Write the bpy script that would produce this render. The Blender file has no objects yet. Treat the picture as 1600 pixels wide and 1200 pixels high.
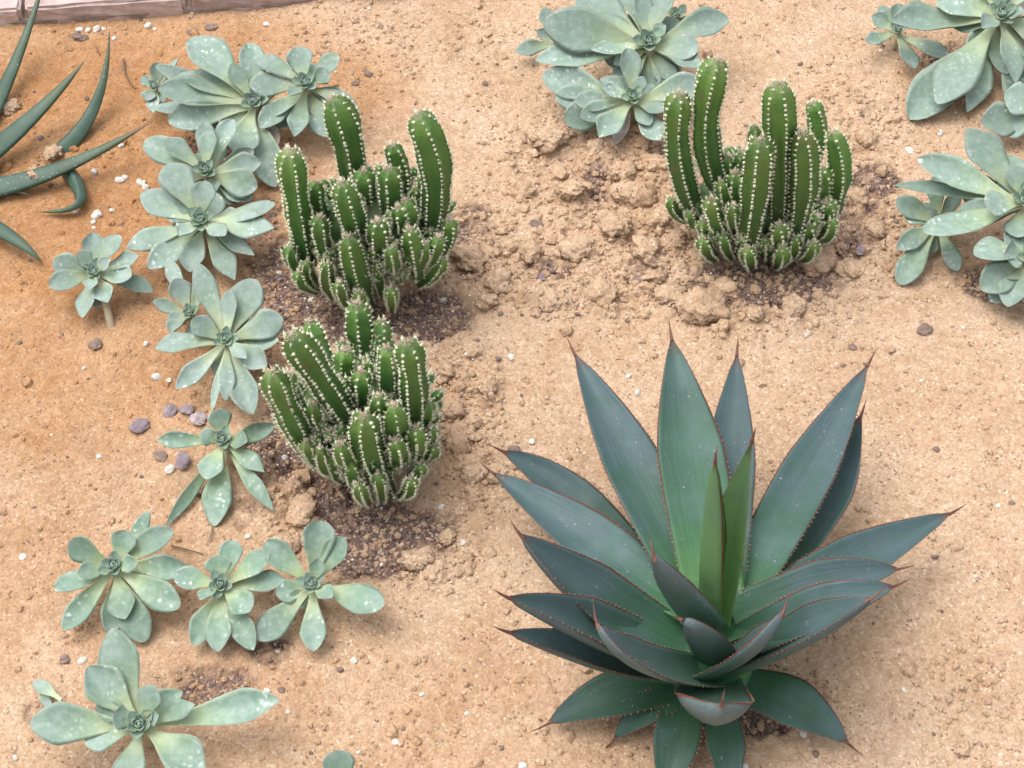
import bpy, math, random
import numpy as np
from mathutils import Vector

random.seed(7)
rng = np.random.default_rng(7)
R = math.radians

# ------------------------------------------------------------ camera, light, exposure
scene = bpy.context.scene
PITCH, HF, CAMZ = R(50), R(16), 2.0
cam_d = bpy.data.cameras.new('camera'); cam = bpy.data.objects.new('camera', cam_d)
scene.collection.objects.link(cam); scene.camera = cam
cam.location = (0, 0, CAMZ); cam.rotation_euler = (R(90) - PITCH, 0, 0)
cam_d.sensor_width = 36; cam_d.lens = 18 / math.tan(HF); cam_d.clip_start = 0.05; cam_d.clip_end = 500

SUN_EL, SUN_AZ = R(70), R(-75)        # azimuth from +Y towards +X
world = bpy.data.worlds.new('World'); scene.world = world; world.use_nodes = True
wt = world.node_tree; wt.nodes.clear()
sky = wt.nodes.new('ShaderNodeTexSky'); sky.sky_type = 'NISHITA'; sky.sun_disc = False
sky.sun_elevation = SUN_EL; sky.sun_rotation = SUN_AZ
sky.dust_density = 6; sky.air_density = 1.5; sky.ozone_density = 1.0
hsv = wt.nodes.new('ShaderNodeHueSaturation'); hsv.inputs['Saturation'].default_value = 0.32
bg = wt.nodes.new('ShaderNodeBackground'); bg.inputs['Strength'].default_value = 0.15
wo = wt.nodes.new('ShaderNodeOutputWorld')
wt.links.new(sky.outputs[0], hsv.inputs['Color']); wt.links.new(hsv.outputs[0], bg.inputs[0]); wt.links.new(bg.outputs[0], wo.inputs[0])
sun_d = bpy.data.lights.new('sun', 'SUN'); sun_d.energy = 0.65; sun_d.angle = R(60); sun_d.color = (1, 0.96, 0.9)
sun = bpy.data.objects.new('sun', sun_d); scene.collection.objects.link(sun)
sdir = Vector((math.sin(SUN_AZ) * math.cos(SUN_EL), math.cos(SUN_AZ) * math.cos(SUN_EL), math.sin(SUN_EL)))
sun.rotation_euler = sdir.to_track_quat('Z', 'Y').to_euler(); sun.location = (0, 1.7, 5)
vs = scene.view_settings; vs.view_transform = 'Standard'; vs.look = 'None'; vs.exposure = 0.62; vs.gamma = 1; vs.use_curve_mapping = False

# ------------------------------------------------------------ viewing geometry: pixel of the photograph -> place
TF = math.tan(HF)
F = np.array([0, math.cos(PITCH), -math.sin(PITCH)]); U = np.array([0, math.sin(PITCH), math.cos(PITCH)]); RX = np.array([1., 0, 0])
CAM = np.array([0, 0, CAMZ])
def ray(px, py): return F + RX * ((px - 800) / 800 * TF) + U * ((600 - py) / 800 * TF)
def PZ(px, py, z=0.0):
    d = ray(px, py); return CAM + d * ((z - CAMZ) / d[2])
def PY(px, py, y):
    d = ray(px, py); return CAM + d * (y / d[1])
def PPL(px, py, c, n):
    d = ray(px, py); return CAM + d * (np.dot(c - CAM, n) / np.dot(d, n))
def PSPH(px, py, c, L, near):
    d = ray(px, py); oc = CAM - c; a = d @ d; b = d @ oc; cc = oc @ oc - L * L; disc = b * b - a * cc
    s = math.sqrt(disc) if disc > 0 else 0
    return CAM + d * ((-b + (-s if near else s)) / a)
def pxm(p, n): return n / 800 * TF * float((p - CAM) @ F)     # n pixels at the depth of p, in metres
def nrm(v): return v / (np.linalg.norm(v) + 1e-12)

# ------------------------------------------------------------ noise
def hsh(i, j, s):
    v = np.sin(i * 127.1 + j * 311.7 + s * 74.7) * 43758.5453
    return v - np.floor(v)
def vnoise(x, y, s=0):
    i = np.floor(x); j = np.floor(y); fx = x - i; fy = y - j
    fx = fx * fx * fx * (fx * (fx * 6 - 15) + 10); fy = fy * fy * fy * (fy * (fy * 6 - 15) + 10)
    a = hsh(i, j, s); b = hsh(i + 1, j, s); c = hsh(i, j + 1, s); d = hsh(i + 1, j + 1, s)
    return (a + (b - a) * fx + (c - a) * fy + (a - b - c + d) * fx * fy) * 2 - 1
def fbm(x, y, s=0, o=4):
    r = 0; a = 1; t = 0
    for k in range(o):
        r = r + a * vnoise(x * 2**k + k * 17.3 + y * .31, y * 2**k - k * 9.1 - x * .31, s + k); t += a; a *= .5
    return r / t
def bumps(x, y, cell, s, rmin=.35, rmax=.62, keep=.75):
    X = x / cell; Y = y / cell; i0 = np.floor(X); j0 = np.floor(Y); out = np.zeros_like(X)
    for di in (-1, 0, 1):
        for dj in (-1, 0, 1):
            i = i0 + di; j = j0 + dj
            cx = i + hsh(i, j, s); cy = j + hsh(i, j, s + 1)
            r = rmin + (rmax - rmin) * hsh(i, j, s + 2)
            on = hsh(i, j, s + 3) < keep
            q = ((X - cx)**2 + (Y - cy)**2) / r**2
            out = np.maximum(out, np.where(on, np.sqrt(np.maximum(0, 1 - q)) * r, 0))
    return out * cell

def blob(x, y, lst, soft=.35):
    m = np.zeros_like(x)
    for (px, py, rx, ry, a) in lst:
        c = PZ(px, py); sx = pxm(c, rx); sy = pxm(c, ry) / math.sin(PITCH)
        q = np.sqrt(((x - c[0]) / sx)**2 + ((y - c[1]) / sy)**2)
        m = np.maximum(m, a * np.clip((1 + soft - q) / (2 * soft), 0, 1))
    return m
LUMPY = [(1000, 330, 150, 120, 1), (860, 240, 90, 60, .6), (930, 430, 150, 70, 1), (720, 640, 60, 110, 1), (740, 750, 50, 60, .8), (1180, 480, 150, 50, .9),
         (1350, 350, 90, 110, .9), (670, 870, 80, 50, .8), (480, 760, 90, 70, 1), (1330, 190, 80, 70, .6), (780, 400, 90, 70, 1), (1110, 470, 60, 50, 1),
         (430, 560, 50, 60, .6), (1500, 1080, 130, 70, .35), (620, 60, 200, 50, .25)]
SOIL = [(520, 490, 110, 55, 1), (440, 430, 60, 70, .9), (670, 490, 80, 45, 1), (740, 350, 40, 45, .7), (600, 835, 120, 60, 1), (510, 780, 50, 50, .9), (1200, 440, 120, 45, 1),
        (1365, 285, 50, 35, .85), (1330, 350, 60, 90, .62), (940, 285, 35, 40, .62), (420, 720, 60, 45, .7), (330, 1075, 90, 40, .62), (420, 1020, 60, 25, .6), (1490, 110, 50, 60, .8),
        (1000, 430, 60, 25, .55), (850, 425, 60, 20, .55), (400, 350, 50, 60, .6), (450, 640, 40, 60, .75), (1150, 1100, 110, 50, .85), (380, 800, 30, 30, .6), (350, 230, 70, 50, .75),
        (1560, 440, 80, 40, .7), (1040, 240, 60, 30, .5), (60, 1115, 30, 20, .6), (960, 180, 60, 40, .5)]
ORANGE = [(120, 260, 340, 330, 1.1), (520, 150, 110, 90, .75), (130, 560, 280, 190, .8), (300, 60, 200, 60, .8), (120, 880, 260, 200, .38), (330, 1100, 330, 120, .3), (800, 1130, 250, 110, .25), (1480, 130, 60, 60, .35), (250, 700, 120, 60, .35)]
def masks(x, y):
    n = fbm(x * 18, y * 18, 3, 4) * .22; n2 = fbm(x * 60, y * 60, 9, 3) * .25
    so = blob(x, y, SOIL) ; so = np.clip((so + (n + n2) * (so > 0) - .45) * 3.5, 0, 1)
    orr = np.clip(blob(x + n * .1, y + n * .1, ORANGE, .45) + n * .8, 0, 1)
    lu = np.clip(blob(x, y, LUMPY) + n, 0, 1)
    return so, orr, lu
def height(x, y):
    x = np.asarray(x, float); y = np.asarray(y, float)
    near = np.exp(-np.maximum(0, np.hypot(x, y - 1.7) - 1.6) * .8)
    so, orr, lu = masks(x, y)
    wx = x + .006 * vnoise(x * 60, y * 60, 21); wy = y + .006 * vnoise(x * 60, y * 60, 22)
    h = .010 * fbm(x * 4, y * 4, 1, 3) + .0035 * fbm(x * 22, y * 22, 5, 3) * (1 - .5 * orr)
    h = h + (.0013 + .0012 * lu) * fbm(x * 110, y * 110, 7, 3) + .0008 * fbm(x * 320, y * 320, 8, 2)
    L = np.clip(lu * 1.3 - .25 * orr, 0, 1)
    h = h + L * (.40 * bumps(wx, wy, .048, 31, keep=.5) + .45 * bumps(wx, wy, .024, 41, keep=.6))
    h = h + (.08 + .6 * np.maximum(L, so * .8)) * .5 * bumps(wx, wy, .011, 51, keep=.7)
    return (h - so * .010) * near
def H(x, y): return float(height(np.array([x]), np.array([y]))[0])
def G(px, py, dz=0.0):
    p = PZ(px, py, 0)
    for k in range(3): p = PZ(px, py, H(p[0], p[1]) + dz)
    return p

# ------------------------------------------------------------ object helpers
COL = scene.collection
def link_mesh(name, me, mat, parent=None, loc=(0, 0, 0)):
    o = bpy.data.objects.new(name, me); COL.objects.link(o)
    if mat and not me.materials: me.materials.append(mat)
    o.location = loc
    if parent: o.parent = parent
    return o
def mesh_np(name, V, faces, uv=None, smooth=True):
    V = np.asarray(V, float); me = bpy.data.meshes.new(name)
    f = np.asarray(faces); k = f.shape[1]; n = len(f)
    me.vertices.add(len(V)); me.vertices.foreach_set('co', V.ravel())
    me.loops.add(n * k); me.loops.foreach_set('vertex_index', f.ravel().astype(np.int32))
    me.polygons.add(n); me.polygons.foreach_set('loop_start', np.arange(0, n * k, k, dtype=np.int32))
    me.polygons.foreach_set('loop_total', np.full(n, k, dtype=np.int32))
    me.update(calc_edges=True)
    me.polygons.foreach_set('use_smooth', np.full(n, smooth))
    if uv is not None:
        l = me.uv_layers.new(name='UVMap'); l.data.foreach_set('uv', np.asarray(uv, float)[f.ravel()].ravel())
    me.validate(); return me
def thing(name, label, cat, loc, group=None):
    o = bpy.data.objects.new(name, None); COL.objects.link(o); o.location = tuple(loc); o.empty_display_size = .05
    tag(o, label, cat, group); return o
def tag(o, label, cat, group=None):
    o['label'] = label; o['category'] = cat
    if group: o['group'] = group
def ico(sub):
    t = (1 + 5**.5) / 2
    v = [(-1, t, 0), (1, t, 0), (-1, -t, 0), (1, -t, 0), (0, -1, t), (0, 1, t), (0, -1, -t), (0, 1, -t), (t, 0, -1), (t, 0, 1), (-t, 0, -1), (-t, 0, 1)]
    f = [(0, 11, 5), (0, 5, 1), (0, 1, 7), (0, 7, 10), (0, 10, 11), (1, 5, 9), (5, 11, 4), (11, 10, 2), (10, 7, 6), (7, 1, 8), (3, 9, 4), (3, 4, 2), (3, 2, 6), (3, 6, 8), (3, 8, 9), (4, 9, 5), (2, 4, 11), (6, 2, 10), (8, 6, 7), (9, 8, 1)]
    v = [nrm(np.array(a, float)) for a in v]
    for _ in range(sub):
        mem = {}; nf = []
        def mid(a, b):
            key = (min(a, b), max(a, b))
            if key not in mem: v.append(nrm(v[a] + v[b])); mem[key] = len(v) - 1
            return mem[key]
        for a, b, c in f:
            p, q, r = mid(a, b), mid(b, c), mid(c, a); nf += [(a, p, r), (b, q, p), (c, r, q), (p, q, r)]
        f = nf
    return np.array(v), np.array(f)
ICO = {k: ico(k) for k in (0, 1, 2, 3)}

# ------------------------------------------------------------ materials
def mat_new(name, rough=.6, spec=.3):
    m = bpy.data.materials.new(name); m.use_nodes = True; nt = m.node_tree
    b = nt.nodes['Principled BSDF']; b.inputs['Roughness'].default_value = rough; b.inputs['Specular IOR Level'].default_value = spec
    return m, nt, b
class NB:
    def __init__(s, nt): s.nt = nt
    def n(s, t, **k):
        o = s.nt.nodes.new('ShaderNode' + t)
        for a, v in k.items(): setattr(o, a, v)
        return o
    def l(s, a, b): s.nt.links.new(a, b)
    def val(s, sock, v):
        if hasattr(v, 'links') or isinstance(v, bpy.types.NodeSocket): s.l(v, sock)
        else: sock.default_value = v
    def noise(s, vec, scale, detail=3, rough=.55):
        o = s.n('TexNoise'); o.inputs['Scale'].default_value = scale; o.inputs['Detail'].default_value = detail; o.inputs['Roughness'].default_value = rough
        s.l(vec, o.inputs['Vector']); return o.outputs['Fac']
    def vor(s, vec, scale, out='Distance', feat='F1'):
        o = s.n('TexVoronoi', feature=feat); o.inputs['Scale'].default_value = scale; s.l(vec, o.inputs['Vector']); return o.outputs[out]
    def math(s, op, a, b=0.0, clamp=False):
        o = s.n('Math', operation=op, use_clamp=clamp); s.val(o.inputs[0], a); s.val(o.inputs[1], b); return o.outputs[0]
    def ramp(s, f, lo, hi, a=0.0, b=1.0):
        o = s.n('MapRange', clamp=True); s.val(o.inputs[0], f)
        for i, v in ((1, lo), (2, hi), (3, a), (4, b)): o.inputs[i].default_value = v
        return o.outputs[0]
    def cramp(s, f, stops):
        o = s.n('ValToRGB'); e = o.color_ramp.elements
        while len(e) < len(stops): e.new(.5)
        for k, (p, c) in enumerate(stops): e[k].position = p; e[k].color = (*c, 1)
        s.l(f, o.inputs[0]); return o.outputs[0]
    def mix(s, f, a, b, mode='MIX'):
        o = s.n('Mix', data_type='RGBA', blend_type=mode); s.val(o.inputs[0], f)
        for i, v in ((6, a), (7, b)):
            if isinstance(v, tuple): o.inputs[i].default_value = (*v, 1)
            else: s.l(v, o.inputs[i])
        return o.outputs[2]
    def bump(s, h, strength, dist):
        o = s.n('Bump'); o.inputs['Strength'].default_value = strength; o.inputs['Distance'].default_value = dist; s.l(h, o.inputs['Height']); return o.outputs[0]
    def coord(s, k='Object'): return s.n('TexCoord').outputs[k]
    def attr(s, name): return s.n('Attribute', attribute_name=name).outputs['Fac']
    def rnd(s): return s.n('ObjectInfo').outputs['Random']

SAND_A, SAND_B = (.44, .29, .18), (.575, .425, .305)
def sand_material():
    m, nt, b = mat_new('sand', .92, .12); k = NB(nt); c = k.n('NewGeometry').outputs['Position']
    so, og = k.attr('soil'), k.attr('orange')
    big = k.noise(c, 7, 4); fine = k.noise(c, 260, 3, .7); md = k.noise(c, 60, 4, .6)
    pale = k.mix(k.ramp(k.math('ADD', k.math('MULTIPLY', big, .5), k.math('MULTIPLY', md, .5)), .36, .62), SAND_A, SAND_B)
    orange = k.mix(k.ramp(k.math('ADD', k.math('MULTIPLY', big, .4), k.math('MULTIPLY', md, .6)), .38, .62), (.33, .155, .062), (.46, .255, .125))
    col = k.mix(og, pale, orange)
    col = k.mix(k.ramp(k.noise(c, 24, 5, .65), .52, .68, 0, .45), col, k.mix(og, (.55, .36, .26), (.44, .24, .13)))
    col = k.mix(k.ramp(k.noise(c, 11, 5, .7), .56, .70, 0, .4), col, (.36, .24, .16))
    col = k.mix(k.ramp(k.noise(c, 95, 3, .7), .60, .72, 0, .5), col, (.30, .19, .12))
    # grain: each voronoi cell of a few millimetres is a grain of its own tone
    g = k.n('TexVoronoi'); g.inputs['Scale'].default_value = 330; k.l(c, g.inputs['Vector'])
    gs = k.n('SeparateColor'); k.l(g.outputs['Color'], gs.inputs[0])
    col = k.mix(.85, col, k.mix(k.ramp(gs.outputs[0], 0, 1), (.76, .74, .72), (1.16, 1.18, 1.2)), 'MULTIPLY')
    col = k.mix(k.ramp(fine, .3, .7, .28, 0), col, (.40, .24, .13))
    dark = k.math('MULTIPLY', k.math('GREATER_THAN', gs.outputs[1], .955), k.ramp(k.noise(c, 18, 2), .45, .6, .25, .8))
    col = k.mix(dark, col, (.16, .10, .08))
    light = k.math('MULTIPLY', k.math('GREATER_THAN', gs.outputs[2], .97), k.ramp(og, 0, 1, .4, .12))
    col = k.mix(light, col, (.82, .72, .58))
    soil = k.mix(gs.outputs[1], (.085, .052, .046), (.25, .175, .15))
    soil = k.mix(k.math('GREATER_THAN', gs.outputs[0], .90), soil, (.45, .34, .27))
    soil = k.mix(k.ramp(md, .5, .7, 0, .55), soil, (.46, .28, .15))
    col = k.mix(so, col, soil)
    k.l(col, b.inputs['Base Color'])
    hgt = k.math('ADD', k.math('MULTIPLY', k.noise(c, 130, 4, .7), .6), k.math('MULTIPLY', g.outputs['Distance'], -.5))
    k.l(k.bump(hgt, .42, .004), b.inputs['Normal'])
    return m
def echeveria_material(name='echeveria_leaf', young=False):
    m, nt, b = mat_new(name, .5, .35); k = NB(nt)
    uv = k.n('SeparateXYZ'); k.l(k.coord('UV'), uv.inputs[0]); u, t = uv.outputs[0], uv.outputs[1]
    c = k.coord(); r = k.rnd()
    if young: col = k.cramp(t, [(0, (.26, .42, .12)), (.5, (.21, .40, .20)), (1, (.29, .45, .30))])
    else: col = k.cramp(t, [(0, (.52, .54, .25)), (.3, (.36, .46, .22)), (.52, (.18, .305, .175)), (.8, (.15, .27, .19)), (1, (.21, .32, .23))])
    n1 = k.noise(c, 38, 3)
    blue = k.mix(k.math('MULTIPLY', k.ramp(n1, .35, .66), k.ramp(t, .3, .6)), col, (.235, .325, .32))
    oc = k.n('SeparateColor'); k.l(k.n('ObjectInfo').outputs['Color'], oc.inputs[0]); sil = oc.outputs[0]
    col = k.mix(k.math('ADD', k.math('MULTIPLY', sil, .75), k.ramp(r, 0, 1, 0, .25), True), col, blue)
    col = k.mix(k.math('MULTIPLY', sil, .28), col, (.385, .45, .425))
    col = k.mix(k.math('MULTIPLY', k.ramp(k.noise(c, 90, 4, .65), .42, .66), .28), col, (.50, .60, .52))
    # water marks
    w = k.n('TexNoise'); w.inputs['Scale'].default_value = 60; k.l(c, w.inputs['Vector'])
    wc = k.n('VectorMath', operation='ADD'); sc = k.n('VectorMath', operation='SCALE'); k.l(w.outputs['Color'], sc.inputs[0]); sc.inputs[3].default_value = .012
    k.l(c, wc.inputs[0]); k.l(sc.outputs[0], wc.inputs[1])
    sp = k.math('MULTIPLY', k.ramp(k.vor(wc.outputs[0], 105), .16, .36, 1, 0), k.ramp(k.noise(c, 22, 2), .47, .6))
    sp = k.math('MULTIPLY', sp, k.ramp(r, .2, .9, .25, .85))
    col = k.mix(sp, col, (.66, .74, .68))
    e = k.math('ABSOLUTE', k.math('SUBTRACT', u, .5))
    col = k.mix(k.ramp(e, .45, .5, 0, .6), col, (.56, .58, .43))
    dirt = k.math('MULTIPLY', k.ramp(k.noise(c, 55, 5, .7), .62, .74), k.ramp(t, .5, 1, .1, .6))
    col = k.mix(dirt, col, (.52, .40, .29))
    hs = k.n('HueSaturation'); k.val(hs.inputs['Value'], k.ramp(r, 0, 1, .76, 1.07)); hs.inputs['Saturation'].default_value = .9
    k.l(col, hs.inputs['Color']); k.l(hs.outputs[0], b.inputs['Base Color'])
    k.l(k.bump(k.noise(c, 70, 3), .25, .004), b.inputs['Normal'])
    b.inputs['Sheen Weight'].default_value = .12
    return m
def agave_material(name, blue, green, core=0.0, low=(.05, .16, .07)):
    m, nt, b = mat_new(name, .55, .28); k = NB(nt)
    uv = k.n('SeparateXYZ'); k.l(k.coord('UV'), uv.inputs[0]); u, t = uv.outputs[0], uv.outputs[1]
    c = k.coord(); r = k.rnd()
    map_ = k.n('CombineXYZ'); k.l(k.math('MULTIPLY', u, 9), map_.inputs[0]); k.l(k.math('MULTIPLY', t, 2.2), map_.inputs[1]); k.l(k.math('MULTIPLY', r, 50), map_.inputs[2])
    streak = k.noise(map_.outputs[0], 1, 4)
    cloud = k.noise(c, 20, 5, .6)
    f = k.math('ADD', k.ramp(t, .12 + core, .68 + core, 0, 1), k.math('MULTIPLY', k.math('SUBTRACT', cloud, .5), 2.1), True)
    f = k.math('ADD', f, k.math('MULTIPLY', k.math('SUBTRACT', streak, .5), .5), True)
    col = k.mix(f, green, blue)
    col = k.mix(k.ramp(t, 0, .3, .75, 0), col, low)
    col = k.mix(k.math('MULTIPLY', k.ramp(k.noise(c, 9, 3), .5, .7), .3), col, (.14, .22, .225))
    fine = k.n('CombineXYZ'); k.l(k.math('MULTIPLY', u, 60), fine.inputs[0]); k.l(k.math('MULTIPLY', t, 3), fine.inputs[1]); k.l(k.math('MULTIPLY', r, 20), fine.inputs[2])
    col = k.mix(k.ramp(k.noise(fine.outputs[0], 1, 3), .3, .7, 0, .22), col, k.mix(.4, col, (.2, .3, .3)))
    col = k.mix(k.ramp(k.noise(c, 30, 5, .65), .54, .72, 0, .35), col, (.04, .09, .065))
    col = k.mix(k.math('MULTIPLY', k.ramp(k.noise(c, 75, 4, .7), .68, .72), .4), col, (.30, .27, .20))
    e = k.math('ABSOLUTE', k.math('SUBTRACT', u, .5))
    marg = k.math('MULTIPLY', k.ramp(e, .474, .488), k.ramp(t, .12, .4))
    col = k.mix(marg, col, (.17, .045, .03))
    col = k.mix(k.ramp(t, .90, .975), col, (.12, .07, .06))
    dust = k.math('MULTIPLY', k.ramp(k.noise(c, 240, 2, .6), .66, .74), k.ramp(k.noise(c, 20, 2), .5, .62, 0, .6))
    col = k.mix(dust, col, (.55, .50, .42))
    hs = k.n('HueSaturation'); k.val(hs.inputs['Value'], k.ramp(r, 0, 1, .85, 1.12)); k.l(col, hs.inputs['Color']); k.l(hs.outputs[0], b.inputs['Base Color'])
    k.l(k.ramp(k.noise(c, 25, 3), .3, .7, .45, .68), b.inputs['Roughness'])
    k.l(k.bump(streak, .15, .01), b.inputs['Normal'])
    return m
def aloe_material():
    m, nt, b = mat_new('aloe_leaf', .45, .4); k = NB(nt)
    uv = k.n('SeparateXYZ'); k.l(k.coord('UV'), uv.inputs[0]); u, t = uv.outputs[0], uv.outputs[1]; c = k.coord()
    col = k.cramp(t, [(0, (.05, .10, .07)), (.5, (.038, .082, .056)), (.82, (.07, .10, .05)), (1, (.17, .09, .055))])
    col = k.mix(k.ramp(k.noise(c, 30, 3), .4, .7, 0, .5), col, (.085, .145, .115))
    col = k.mix(k.math('MULTIPLY', k.ramp(k.vor(c, 170), .1, .2, 1, 0), k.ramp(k.noise(c, 15, 2), .5, .62, 0, .7)), col, (.55, .55, .48))
    k.l(col, b.inputs['Base Color']); return m
def cactus_material():
    m, nt, b = mat_new('cactus_skin', .48, .38); k = NB(nt)
    uv = k.n('SeparateXYZ'); k.l(k.coord('UV'), uv.inputs[0]); rib, t = uv.outputs[0], uv.outputs[1]; c = k.coord(); r = k.rnd()
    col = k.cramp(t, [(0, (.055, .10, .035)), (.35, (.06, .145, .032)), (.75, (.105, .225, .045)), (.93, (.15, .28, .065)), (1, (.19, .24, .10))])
    col = k.mix(k.ramp(k.noise(c, 35, 3), .42, .66, 0, .5), col, (.045, .145, .045))
    col = k.mix(k.math('MULTIPLY', k.ramp(k.noise(c, 20, 4), .58, .7), .5), col, (.15, .16, .055))
    col = k.mix(k.ramp(rib, .75, 1, 0, .4), col, (.10, .17, .06))
    cork = k.math('MULTIPLY', k.ramp(k.noise(c, 48, 5, .7), .60, .70), k.ramp(t, .1, .7, .8, .15)); col = k.mix(cork, col, (.22, .19, .10))
    hs = k.n('HueSaturation'); k.val(hs.inputs['Value'], k.ramp(r, 0, 1, .85, 1.2)); k.l(col, hs.inputs['Color']); k.l(hs.outputs[0], b.inputs['Base Color'])
    band = k.n('TexWave', wave_type='BANDS', bands_direction='Z'); band.inputs['Scale'].default_value = 38; band.inputs['Distortion'].default_value = 2.5; k.l(c, band.inputs['Vector'])
    k.l(k.bump(k.math('ADD', band.outputs['Fac'], k.noise(c, 150, 2)), .09, .003), b.inputs['Normal'])
    return m
def plain(name, c1, c2, scale=60, rough=.8, bump=.4, dist=.003, spec=.25):
    m, nt, b = mat_new(name, rough, spec); k = NB(nt); c = k.coord(); r = k.rnd()
    n = k.noise(c, scale, 5, .65)
    col = k.mix(k.ramp(n, .35, .65), c1, c2)
    hs = k.n('HueSaturation'); k.val(hs.inputs['Value'], k.ramp(r, 0, 1, .85, 1.12)); k.l(col, hs.inputs['Color']); k.l(hs.outputs[0], b.inputs['Base Color'])
    k.l(k.bump(k.noise(c, scale * 2, 4, .7), bump, dist), b.inputs['Normal'])
    return m
M_SAND = sand_material()
M_ECH = echeveria_material(); M_ECHY = echeveria_material('echeveria_heart', True)
M_AG = agave_material('agave_blue', (.066, .107, .118), (.034, .094, .055), low=(.05, .16, .05))
M_AGG = agave_material('agave_green', (.058, .115, .095), (.042, .125, .058), .1, (.10, .24, .06))
M_AGI = agave_material('agave_heart', (.19, .33, .19), (.19, .38, .13), .2, (.28, .46, .14))
M_AGB = agave_material('agave_under', (.088, .122, .132), (.06, .105, .085), .1)
M_AGL = agave_material('agave_old', (.036, .078, .068), (.026, .082, .03), .2)
def glow_through(m, f, colr):
    nt = m.node_tree; b = nt.nodes['Principled BSDF']; out = nt.nodes['Material Output']; tr = nt.nodes.new('ShaderNodeBsdfTranslucent'); mx = nt.nodes.new('ShaderNodeMixShader')
    tr.inputs[0].default_value = (*colr, 1); mx.inputs[0].default_value = f
    nt.links.new(b.outputs[0], mx.inputs[1]); nt.links.new(tr.outputs[0], mx.inputs[2]); nt.links.new(mx.outputs[0], out.inputs[0])
glow_through(M_AGI, .35, (.30, .52, .22))
M_TOOTH = plain('agave_tooth', (.15, .06, .045), (.28, .20, .14), 200, .5, .1)
M_SPINE = plain('agave_spine', (.10, .04, .035), (.22, .10, .07), 100, .5, .1)
M_ALOE = aloe_material()
M_CAC = cactus_material()
M_ARE = plain('areole_wool', (.66, .66, .44), (.84, .83, .68), 400, .9, .1)
M_CROWN = plain('crown_spines', (.46, .33, .25), (.72, .62, .50), 400, .8, .1)
M_STEM = plain('dry_stem', (.38, .38, .24), (.44, .33, .24), 120, .8)
M_DRY = plain('withered_leaf', (.27, .23, .21), (.42, .37, .31), 60, .8)
M_WHITE = plain('perlite', (.62, .58, .52), (.76, .73, .68), 200, .85, .5)
M_PURPLE = plain('purple_stone', (.20, .155, .18), (.33, .265, .28), 90, .6)
M_LILAC = plain('lilac_stone', (.36, .28, .30), (.48, .40, .40), 90, .7)
M_DARK = plain('dark_stone', (.17, .12, .10), (.29, .21, .17), 120, .8)
M_BRICK = plain('brick_face', (.42, .31, .29), (.60, .49, .46), 22, .95, .9, .004, .08)
M_JOINT = plain('joint_mortar', (.22, .17, .15), (.34, .27, .23), 60, .95)
M_TWIG = plain('dead_twig', (.10, .055, .035), (.22, .14, .09), 90, .8)

# ------------------------------------------------------------ ground
def axis(lo, hi, step, far):
    fine = np.arange(lo, hi + step / 2, step); out = []; d = step; p = hi
    while p < hi + far: d *= 1.35; p += d; out.append(p)
    out = np.array(out); return np.concatenate([(lo - (out - hi))[::-1], fine, out])
gx = axis(-1.0, 1.0, .0026, 60); gy = axis(.98, 2.66, .0026, 60)
X, Y = np.meshgrid(gx, gy); Z = height(X, Y)
nx, ny = len(gx), len(gy)
idx = np.arange(nx * ny).reshape(ny, nx)
fq = np.stack([idx[:-1, :-1], idx[:-1, 1:], idx[1:, 1:], idx[1:, :-1]], -1).reshape(-1, 4)
gm = mesh_np('ground', np.stack([X.ravel(), Y.ravel(), Z.ravel()], 1), fq)
so, orr, lu = masks(X, Y)
for nm, arr in (('soil', so), ('orange', orr)):
    a = gm.attributes.new(nm, 'FLOAT', 'POINT'); a.data.foreach_set('value', arr.ravel().astype(np.float32))
ground = link_mesh('ground', gm, M_SAND); ground['kind'] = 'structure'; ground['label'] = 'sandy planting bed with lumps and dark potting soil'

# brick edging, top left, raised above the sand
pa = PZ(-20, 42, 0.0); pb = PZ(600, -2, 0.0); bd = nrm(pb - pa); bn = np.array([-bd[1], bd[0], 0]); ang = math.atan2(bd[1], bd[0])
base = bpy.data.meshes.new('path_bed')
def box_mesh(name, l, w, h, bev=.004, jit=.0012, seed=0):
    import bmesh
    bm = bmesh.new(); bmesh.ops.create_cube(bm, size=1)
    for v in bm.verts: v.co = (v.co.x * l, v.co.y * w, v.co.z * h)
    bmesh.ops.bevel(bm, geom=bm.edges[:], offset=bev, segments=2, affect='EDGES')
    bmesh.ops.subdivide_edges(bm, edges=[e for e in bm.edges if e.calc_length() > .02], cuts=9, use_grid_fill=True)
    rr = random.Random(seed)
    for v in bm.verts: v.co.z += .0010 * float(vnoise(np.array(v.co.x * 60 + seed * 7), np.array(v.co.y * 60 + v.co.z * 40), seed)); v.co.y += .0012 * float(vnoise(np.array(v.co.x * 45 + seed * 3), np.array(v.co.z * 50.), seed + 4))
    for v in bm.verts: v.co += Vector((rr.uniform(-jit, jit), rr.uniform(-jit, jit), rr.uniform(-jit, jit)))
    me = bpy.data.meshes.new(name); bm.to_mesh(me); bm.free()
    for p in me.polygons: p.use_smooth = False
    return me
path = thing('brick_path', 'pink brick edging along the top left of the sand bed', 'path', pa); del path['category']; path['kind'] = 'structure'
path.rotation_euler = (0, 0, ang)
BL, BW, BH = .285, .20, .09
bv = [box_mesh('brick', BL - .008, BW - .008, BH, .005, .0015, s) for s in range(4)]
j0 = float((PZ(40, 38, 0) - pa) @ bd)
bi = 0
for row in range(4):
    for k in range(-5, 8):
        o = link_mesh('brick', bv[(k + row * 3) % 4], M_BRICK, path)
        o.location = (j0 + (k + .5) * BL + (row % 2) * BL / 2, -.004 + BW / 2 + row * BW, -.010 + random.uniform(-.002, .002)); o.rotation_euler = (0, 0, random.uniform(-.008, .008))
jm = box_mesh('joint', BL * 13.4, BW * 4, .07, .002, 0)
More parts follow.
